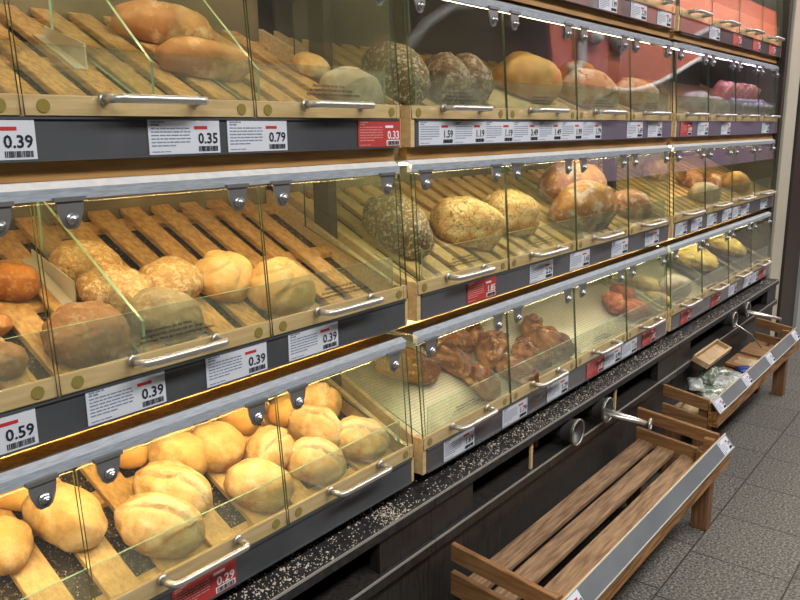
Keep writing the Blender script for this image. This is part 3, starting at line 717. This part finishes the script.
for i, (kind, row, x, y, z, w, yaw, rat, label) in enumerate(BREAD):
    yf, zb, zr, zq, yb, zh, ty, tz = ROW[row]
    mod = 0 if x < 1.36 else 1 if x < 3.03 else 2
    ms = [M[k] for k in KM.get(kind, (kind,))]
    nm = NAME.get(kind, 'bread_loaf')
    if nm == 'bread_roll': w *= 1.05
    if kind == 'pastry': w *= 1.08; rat = .56
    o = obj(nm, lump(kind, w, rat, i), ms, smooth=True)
    # sit on the slats, clear of the lip glass and of the case ends
    nrm = Vector((0, -SL, 1)).normalized()
    ya = math.radians(yaw); hy = w / 2 * math.hypot(math.sin(ya), rat * math.cos(ya)); hx = w / 2 * math.hypot(math.cos(ya), rat * math.sin(ya))
    if nm != 'pastry':
        yo = y; y = max(y + .447 * .30 * w, yf + .013 + hy + .45 * .22 * w); x *= max(1, (y - .447 * .30 * w) / yo)
    x = min(max(x, XM[mod][0] + .022 + hx), XM[mod][1] - .022 - hx)
    zt = tz + SL * (y - ty)
    base = Vector((x, y, zt))
    lift = max(0, (Vector((x, y, z)) - base).dot(nrm) - (.30 if nm != 'cheese_bread' else .14) * w) if nm == 'pastry' else 0
    base.y = y - nrm.y * 0
    o.location = base + nrm * (lift + (.0085 if kind == 'gold' and x < 2.4 else .0045 if kind == 'cheeseY' else .001))
    o.rotation_euler = (Matrix.Rotation(TILT, 3, 'X') @ Matrix.Rotation(ya, 3, 'Z')).to_euler()
    cat = {'bread_roll': 'bread roll', 'bread_loaf': 'bread', 'pastry': 'pastry', 'cheese_bread': 'bread'}[nm]
    tag(o, label, cat, '%s in the %s %s case' % ({'bread_roll': 'rolls', 'bread_loaf': 'loaves', 'pastry': 'pastries', 'cheese_bread': 'cheese breads'}[nm], ROWN[row], MODN[mod]))

# pink and violet packets in the far top case
M['pk'] = mat('pink_packet_film', (.62, .16, .14), .3, col2=(.78, .42, .40), scale=60)
M['pv'] = mat('violet_packet_film', (.36, .34, .62), .3, col2=(.62, .58, .80), scale=30)
pk = 0
for r_ in range(2):
    for q in range(6):
        x = 4.02 + q * .098; y = 1.13 + .085 * r_; z0 = 1.385 + SL * (y - 1.075)
        bm = bmesh.new(); bmesh.ops.create_cube(bm, size=1)
        bmesh.ops.subdivide_edges(bm, edges=bm.edges, cuts=4, use_grid_fill=True)
        for v in bm.verts:
            n_ = noise.noise(v.co * 3 + Vector((q, r_, 0))); v.co = Vector((v.co.x * .088, v.co.y * .07, (v.co.z + .5) * (.075 + .02 * n_ + .05 * r_) * (1 - .5 * (abs(v.co.x * 2) ** 4) * .6)))
        o = obj('food_packet', bm, [M['pk'] if r_ else M['pv']], smooth=True); o.location = (x, y, z0 + .002); o.rotation_euler = (TILT, 0, 0)
        place_ = ['first', 'second', 'third', 'fourth', 'fifth', 'sixth'][q]
        tag(o, '%s crinkled packet, %s from the left in the %s of the far top case' % ('pink' if r_ else 'violet', place_, 'rear row' if r_ else 'front row'), 'packet', 'food packets in the far top case')

# ---------------------------------------------------------------- base cabinet with the black ledge
def base_cabinet(mod):
    x0, x1 = XM[mod]; x1 = [1.3565, 3.0315, 4.672][mod]; x0 = [-.6, 1.3585, 3.0335][mod]
    t = empty('base_cabinet'); tag(t, ['black base cabinet under the bun trays at left', 'black base cabinet behind the slatted crate, with two tube holders', 'black base cabinet behind the far crate, by the cream column'][mod], 'cabinet', 'black base cabinets below the bread cases')
    P = lambda n, bm, m: obj(n, bm, m, t)
    bm = bmesh.new(); box(bm, x0, x1, .98, 1.50, .488, .515); bevel(bm, .002, 1); P('ledge', bm, M['ledge'])
    bm = bmesh.new(); box(bm, x0, x1, .9785, .981, .511, .5165); P('ledge_edge', bm, M['edge'])
    bm = bmesh.new(); box(bm, x0, x1, .98, 1.40, .372, .402); bevel(bm, .002, 1); P('lower_shelf', bm, M['black'])
    bm = bmesh.new(); box(bm, x0, x1, .9785, .981, .398, .4035); P('shelf_edge', bm, M['edge'])
    for a, b in (((x1 - .19, x1),) if mod == 0 else ((x0, x0 + .18), (x1 - .19, x1))):
        bm = bmesh.new(); box(bm, a, b, .992, 1.02, .403, .487); P('front_panel', bm, M['black'])
    bm = bmesh.new(); box(bm, x0, x1, 1.40, 1.42, 0, .487); P('rear_panel', bm, M['blackmat'])
    bm = bmesh.new(); box(bm, x0, x1, 1.0, 1.02, .0, .371); P('kick_panel', bm, M['black'])
    for xx in (x0 + .004, x1 - .016):
        bm = bmesh.new(); box(bm, xx, xx + .012, 1.021, 1.39, .403, .487); P('partition', bm, M['black'])
    return t
for k in range(3): base_cabinet(k)

# things in the niche
def cup(x, z, label, r=.038):
    t = empty('tube_holder'); tag(t, label, 'holder', 'round tube holders in the niche')
    bm = bmesh.new()
    n = 28; prof = [(r, .0), (r, -.03), (r + .004, -.034), (r + .004, -.04), (r - .004, -.04), (r - .006, .0), (r - .012, .10), (.002, .10)]
    rings = [[bm.verts.new((x + rr * math.cos(2 * PI * k / n), 1.0 + yy, z + rr * math.sin(2 * PI * k / n))) for k in range(n)] for rr, yy in prof]
    for a, b in zip(rings, rings[1:]):
        for k in range(n): bm.faces.new((a[k], a[(k + 1) % n], b[(k + 1) % n], b[k]))
    bmesh.ops.recalc_face_normals(bm, faces=bm.faces)
    obj('tube', bm, M['cupm'], t, True)
    bm = bmesh.new(); pts = [(x + (r + .002) * math.cos(q), .958, z + (r + .002) * math.sin(q)) for q in [2 * PI * k / 28 for k in range(29)]]
    tube(bm, pts, .0035, 8, False); obj('rim', bm, M['steel2'], t, True)
    return t
M['cupm'] = mat('dark_grey_tube', (.10, .10, .095), .4, .4)
M['steel2'] = mat('worn_steel', (.42, .41, .38), .35, .9)
cup(2.075, .447, 'empty round tube holder in the niche, left of the one with tongs')
cup(2.30, .452, 'round tube holder in the niche with steel tongs in it')
cup(3.74, .470, 'round tube holder above the far crate, left of two', .034)
cup(3.96, .478, 'round tube holder above the far crate, right of two, with tongs lying through it', .034)
def tongs(p0, p1, label, ring=True):
    t = empty('serving_tongs'); tag(t, label, 'tongs', 'steel serving tongs')
    a, b = Vector(p0), Vector(p1); d = (b - a).normalized(); s = d.cross(Vector((0, 0, 1))).normalized()
    for k in (-1, 1):
        bm = bmesh.new(); tube(bm, [a + s * .012 * k, a.lerp(b, .5) + s * .014 * k, b + s * .006 * k], [.006, .0075, .0055], 8)
        obj('arm', bm, M['steel'], t, True)
    if ring:
        bm = bmesh.new(); u = Vector((0, 0, 1)); tube(bm, [b + d * .012 + (s * math.cos(q) + u * math.sin(q)) * .017 for q in [2 * PI * k / 20 for k in range(21)]], .0045, 8, False)
        obj('ring', bm, M['steel'], t, True)
tongs((2.305, 1.04, .447), (2.345, .845, .418), 'steel tongs sticking out of the tube holder above the slatted crate')
tongs((3.95, 1.03, .475), (4.03, .82, .435), 'steel tongs with pale grip pointing out over the far crate', False)
bm = bmesh.new(); tube(bm, [(3.74, .955, .45), (3.82, .90, .39), (3.86, .86, .322)], .003, 6); tag(obj('wire_rod', bm, M['steel'], None, True), 'thin steel rod slanting down from the left far holder into the crate', 'rod')
bm = bmesh.new(); box(bm, 1.838, 1.850, .99, .996, .4035, .487); tag(obj('niche_strut', bm, M['beech']), 'pale wooden strut upright in the niche, left of the tube holders', 'strut', 'pale struts in the niche')
bm = bmesh.new(); box(bm, 2.43, 2.44, .99, .996, .4035, .487); tag(obj('niche_strut', bm, M['beech']), 'pale strut upright in the niche, right of the tongs', 'strut', 'pale struts in the niche')
bm = bmesh.new(); box(bm, 1.98, 1.995, 1.05, 1.24, .404, .445); tag(obj('wood_block', bm, M['crate']), 'small brown wooden block lying in the niche', 'block')

# crumbs on the ledge: nobody could count them
M['crumb'] = mat('bread_crumb', (.66, .54, .38), .8, col2=(.88, .84, .76), scale=300)
rd = random.Random(11); bm = bmesh.new()
clusters = [(1.23, .03, 1), (.9, .1, .8), (1.75, .2, .8), (2.1, .2, .8), (2.6, .25, 1), (2.9, .2, 1), (.6, .2, .7)]
for k in range(4200):
    if rd.random() < .55:
        cxx, sp, _ = rd.choice(clusters); x = rd.gauss(cxx, sp)
    else: x = rd.uniform(.2, 4.6)
    if not .1 < x < 4.64: continue
    y = min(1.20, .984 + abs(rd.gauss(.035, .04))); s = rd.uniform(.0009, .0025) * (1.9 if rd.random() < .07 else 1)
    z0 = .5153 if y > .983 else .517
    vs = [bm.verts.new((x + s * rd.uniform(.6, 1.3) * math.cos(q), y + s * rd.uniform(.6, 1.3) * math.sin(q), z0)) for q in (0, 2.1, 4.2)]
    tp = bm.verts.new((x, y, z0 + s * rd.uniform(.7, 1.4)))
    for a, b in ((0, 1), (1, 2), (2, 0)): bm.faces.new((vs[a], vs[b], tp))
o = obj('bread_crumbs', bm, M['crumb']); o['kind'] = 'stuff'; tag(o, 'bread crumbs scattered all along the black ledge', 'crumbs')
rd = random.Random(12); bm = bmesh.new()
for row, mod in (('L', 0),):
    ty, tz = ROW[row][6:8]
    for k in range(1500):
        x = rd.uniform(.35, 1.3); y = rd.uniform(1.06, 1.46); z0 = tz + SL * (y - ty) - .0295; s = rd.uniform(.0008, .0022)
        vs = [bm.verts.new((x + s * math.cos(q), y + s * math.sin(q), z0 + SL * s * math.sin(q))) for q in (0, 2.1, 4.2)]
        tp = bm.verts.new((x, y, z0 + s * 1.2))
        for a, b in ((0, 1), (1, 2), (2, 0)): bm.faces.new((vs[a], vs[b], tp))
o = obj('bread_crumbs', bm, M['crumb']); o['kind'] = 'stuff'; tag(o, 'bread crumbs lying between the slats under the buns', 'crumbs')

# ---------------------------------------------------------------- crates
def crate(x0, x1, yf, yr, zf, zrr, legtop, lx, label, labels):
    """low slatted display crate tilted towards the aisle: yf, zf front strip top; yr, zrr rear top"""
    t = empty('wooden_crate'); tag(t, label, 'crate', 'slatted wooden crates in front of the base cabinets')
    P = lambda n, bm, m: obj(n, bm, m, t)
    sl = (zrr - zf) / (yr - yf)
    z = lambda y: zf + sl * (y - yf)
    def side(xa, xb, d0, d1, ya, yb_):
        bm = bmesh.new(); prism_x(bm, [(ya, z(ya) - d1), (yb_, z(yb_) - d1), (yb_, z(yb_) - d0), (ya, z(ya) - d0)], xa, xb)
        bmesh.ops.recalc_face_normals(bm, faces=bm.faces); bevel(bm, .0015, 1); return bm
    for xa in (x0, x1 - .016):
        P('end_board', side(xa, xa + .016, .0, .045, yf + .016, yr), M['crate_end'])
        P('end_board', side(xa, xa + .016, .075, .135, yf + .016, yr), M['crate_end'])
    # corner posts inside
    for xa in (x0 + .017, x1 - .016 - .028):
        bm = bmesh.new(); box(bm, xa, xa + .027, yf + .022, yf + .055, z(yf) - .14, z(yf) - .012); P('corner_block', bm, M['crate_end'])
    # slats run along the shelf
    n = 4; y = yr - .012; ws = [.056, .058, .064, .03]; gap = [.017, .026, .034, 0]
    y = yr - .012
    for k in range(n):
        wd = ws[k]; ya = y - wd
        if ya < yf + .058 and k == 3: ya = yf + .058
        bm = bmesh.new(); prism_x(bm, [(ya, z(ya) - .128), (y, z(y) - .128), (y, z(y) - .112), (ya, z(ya) - .112)], x0 + .018, x1 - .018)
        bmesh.ops.recalc_face_normals(bm, faces=bm.faces); bevel(bm, .002, 1); P('slat', bm, M['crate']); y = ya - gap[k]
        if y < yf + .07: break
    # label strip leaning back on the front, and the beam below
    st = empty('strip'); bpy.data.objects.remove(st)
    bm = bmesh.new(); prism_x(bm, [(yf - .030, zf - .036), (yf - .026, zf - .038), (yf + .004, zf - .002), (yf, zf)], x0 - .01, x1 + .012)
    bmesh.ops.recalc_face_normals(bm, faces=bm.faces); P('label_strip', bm, M['strip'])
    bm = bmesh.new(); box(bm, x0 - .01, x1 + .012, yf - .001, yf + .003, zf - .0005, zf + .003); box(bm, x0 - .01, x1 + .012, yf - .0325, yf - .0290, zf - .040, zf - .036); P('strip_edge', bm, M['stripedge'])
    bm = bmesh.new(); box(bm, x0, x1, yf - .022, yf + .014, zf - .098, zf - .042); box(bm, x0, x1, yf + .006, yf + .014, zf - .042, zf - .008); P('front_beam', bm, M['crate_front'])
    for xa in lx:
        bm = bmesh.new(); v = box(bm, xa, xa + .052, yf + .020, yf + .075, 0, legtop)
        bevel(bm, .004, 2); P('leg', bm, M['leg'])
    for xa in (x0 + .03, x1 - .08):
        bm = bmesh.new(); box(bm, xa, xa + .05, yr - .055, yr - .006, 0, z(yr) - .14); P('leg', bm, M['leg'])
    ang = math.atan2(.030, .052)
    for xl, p, wh in labels:
        price_label(p, False, xl, yf - .0305, zf - .0355, 'white price label reading %s %s' % (p, wh), 'price labels on the crate strips', rotx=-math.atan2(.030, .036), w=.09, h=.045)
M['stripedge'] = mat('pale_strip_edge', (.55, .53, .47), .4)
crate(1.40, 2.59, .665, .965, .342, .378, .285, (1.43, 2.538), 'long slatted wooden crate in the foreground, empty, with a grey label strip',
      [(1.375, '1.69', 'at the near end of the empty crate strip'), (2.50, '1.99', 'on the far corner of the empty crate strip')])
crate(2.86, 4.22, .785, .975, .355, .385, .26, (2.89, 4.165), 'far wooden crate filled with packets, in front of the cream column',
      [(2.85, '2.49', 'at the near corner of the far crate strip'), (3.22, '1.49', 'second on the far crate strip'), (3.60, '1.79', 'third on the far crate strip'), (4.09, '1.29', 'on the far corner of the far crate strip')])

# contents of the far crate
M['clear'] = mat('shiny_clear_film', (.42, .44, .42), .16, col2=(.75, .80, .80), scale=45, bump=.8, bscale=40, lo=.5, hi=.6)
M['filmG'] = mat('green_tinted_film', (.16, .20, .14), .2, col2=(.60, .66, .60), scale=50, bump=.8, bscale=40, lo=.5, hi=.62)
M['blue'] = mat('blue_packet_print', (.02, .04, .22), .3, col2=(.05, .1, .4), scale=40)
M['tan'] = mat('tan_packet', (.40, .27, .13), .5, col2=(.55, .42, .24), scale=30)
def packet(x, y, z, lx, ly, lz, yaw, m, label, tilt=0):
    bm = bmesh.new(); bmesh.ops.create_cube(bm, size=1); bmesh.ops.subdivide_edges(bm, edges=bm.edges, cuts=5, use_grid_fill=True)
    for v in bm.verts:
        n_ = noise.noise(v.co * 4 + Vector((x * 9, y * 7, 0))); e = max(abs(v.co.x), abs(v.co.y)) * 2
        v.co = Vector((v.co.x * lx, v.co.y * ly, v.co.z * lz * (1 - .65 * e ** 5) * (1 + .5 * n_)))
    o = obj('bread_packet', bm, m, smooth=True); o.location = (x, y, z); o.rotation_euler = (tilt, 0, yaw)
    tag(o, label, 'packet', 'packets lying in the far crate'); return o
packet(3.00, .88, .272, .20, .11, .04, .1, M['tan'], 'tan paper packet at the near end of the far crate')
packet(3.20, .90, .275, .16, .12, .045, -.2, M['filmG'], 'dark green-tinted shiny packet in the far crate')
packet(3.30, .93, .315, .15, .06, .07, .1, M['filmG'], 'tall dark packet under the propped wooden box')
packet(3.08, .85, .285, .12, .07, .03, .5, M['clear'], 'thin clear packet by the near label of the far crate')
packet(3.40, .93, .30, .13, .07, .04, -.4, M['filmG'], 'dark green-tinted packet at the rear of the far crate')
packet(3.33, .885, .28, .16, .12, .05, .3, M['clear'], 'crinkled clear shiny packet in the middle of the far crate')
packet(3.45, .87, .275, .12, .10, .04, -.3, M['clear'], 'smaller clear shiny packet beside the blue one')
packet(3.60, .86, .275, .07, .07, .035, .5, M['blue'], 'small blue printed packet by the label strip')
packet(3.15, .94, .315, .14, .06, .03, .4, M['clear'], 'narrow clear packet leaning against the cabinet in the far crate')
packet(3.72, .90, .272, .15, .12, .03, -.1, M['tan'], 'flat tan packet right of the blue one')
# small wooden box standing across the far crate
t = empty('wooden_box', (0, .975, .405), (math.radians(22), 0, 0)); tag(t, 'small open wooden box propped across the rear of the far crate', 'box')
M['boxw'] = mat('box_plywood', (.44, .28, .13), .6, col2=(.62, .44, .25), scale=12, bump=.2)
for n_, b_ in (('side', (3.18, 3.50, .905, .915, .385, .408)), ('side', (3.18, 3.50, 1.0 - .03, .978, .385, .412)), ('end', (3.18, 3.19, .916, .969, .385, .408)), ('end', (3.49, 3.50, .916, .969, .385, .408)), ('bottom', (3.191, 3.489, .916, .969, .385, .392))):
    bm = bmesh.new(); box(bm, b_[0], b_[1], b_[2] - .978, b_[3] - .978, b_[4] - .385, b_[5] - .385); obj(n_, bm, M['boxw'], t)
for a, nm in ((3.62, 'board lying across the far crate, left of two'), (3.86, 'board lying across the far crate, right of two')):
    bm = bmesh.new(); box(bm, a, a + .20, .82, .955, .286, .298) if False else prism_x(bm, [(.82, .262), (.955, .277), (.955, .289), (.82, .274)], a, a + .20)
    bmesh.ops.recalc_face_normals(bm, faces=bm.faces); tag(obj('loose_board', bm, M['crate_end']), 'reddish-brown ' + nm, 'board', 'loose boards in the far crate')

# ---------------------------------------------------------------- across the aisle: what the glass flaps mirror
bm = bmesh.new(); box(bm, 5.2, 18.5, -2.3, -1.74, 0, 2.15); tag(obj('dark_shelf_unit', bm, M['dark']), 'long dark shelf unit standing across the aisle below the red sign wall', 'shelf')
bm = bmesh.new(); box(bm, 7.5, 18.4, -1.735, -1.72, 1.12, 1.62); tag(obj('tint_panel', bm, M['violet']), 'pale violet panel added across the aisle to tint rails and flaps by reflection', 'panel')  # unseen panel, added for the violet sheen it puts on rails and glass
t = empty('sign_wall'); tag(t, 'brick-red sign wall with a wavy lower edge, mirrored in the upper glass flaps', 'sign')
xs = [7.6 + .3 * k for k in range(37)]
wave = lambda x: 2.22 + .06 * math.sin(x) if x < 9.2 else 2.22 + .74 * (1 - math.cos(min(1, (x - 9.2) / 4.6) * PI)) / 2
bm = bmesh.new()
for i in range(len(xs) - 1):
    a, c = xs[i], xs[i + 1]
    for s in (0,): 
        v = [bm.verts.new(p) for p in ((a, -1.72, wave(a)), (c, -1.72, wave(c)), (c, -1.72, 3.9), (a, -1.72, 3.9), (a, -1.76, wave(a)), (c, -1.76, wave(c)), (c, -1.76, 3.9), (a, -1.76, 3.9))]
        for f in ((0, 1, 2, 3), (7, 6, 5, 4), (0, 4, 5, 1), (3, 2, 6, 7)): bm.faces.new([v[k] for k in f])
bmesh.ops.remove_doubles(bm, verts=bm.verts, dist=.0001); bmesh.ops.recalc_face_normals(bm, faces=bm.faces); obj('panel', bm, M['wallred'], t)
M['pale'] = mat('pale_edge_band', (.62, .66, .72), .5)
bm = bmesh.new(); tube(bm, [(x, -1.70, wave(x)) for x in xs if x > 8.8], .035, 8); obj('edge_band', bm, M['pale'], t, True)
def sgn_tube(pts, r, nm='letter'):
    bm = bmesh.new(); tube(bm, [(x, -1.66, z) for x, z in pts], r, 8); obj(nm, bm, M['letter'], t, True)
sgn_tube([(8.22, 2.95), (8.22, 2.70), (8.18, 2.50), (8.02, 2.38), (7.85, 2.42)], .055)
sgn_tube([(8.50, 2.80), (8.60, 2.76), (8.70, 2.80)], .06)
sgn_tube([(9.28 + .24 * math.cos(q), 2.92 + .20 * math.sin(q)) for q in [.8 + k * .35 for k in range(14)]], .055)
bm = bmesh.new(); box(bm, 9.62, 10.0, -1.71, -1.64, 2.92, 3.2); obj('badge', bm, M['cream'], t)
sgn_tube([(5.05, 2.42), (5.3, 2.62), (5.7, 2.80), (6.2, 2.90)], .05, 'curved_band')
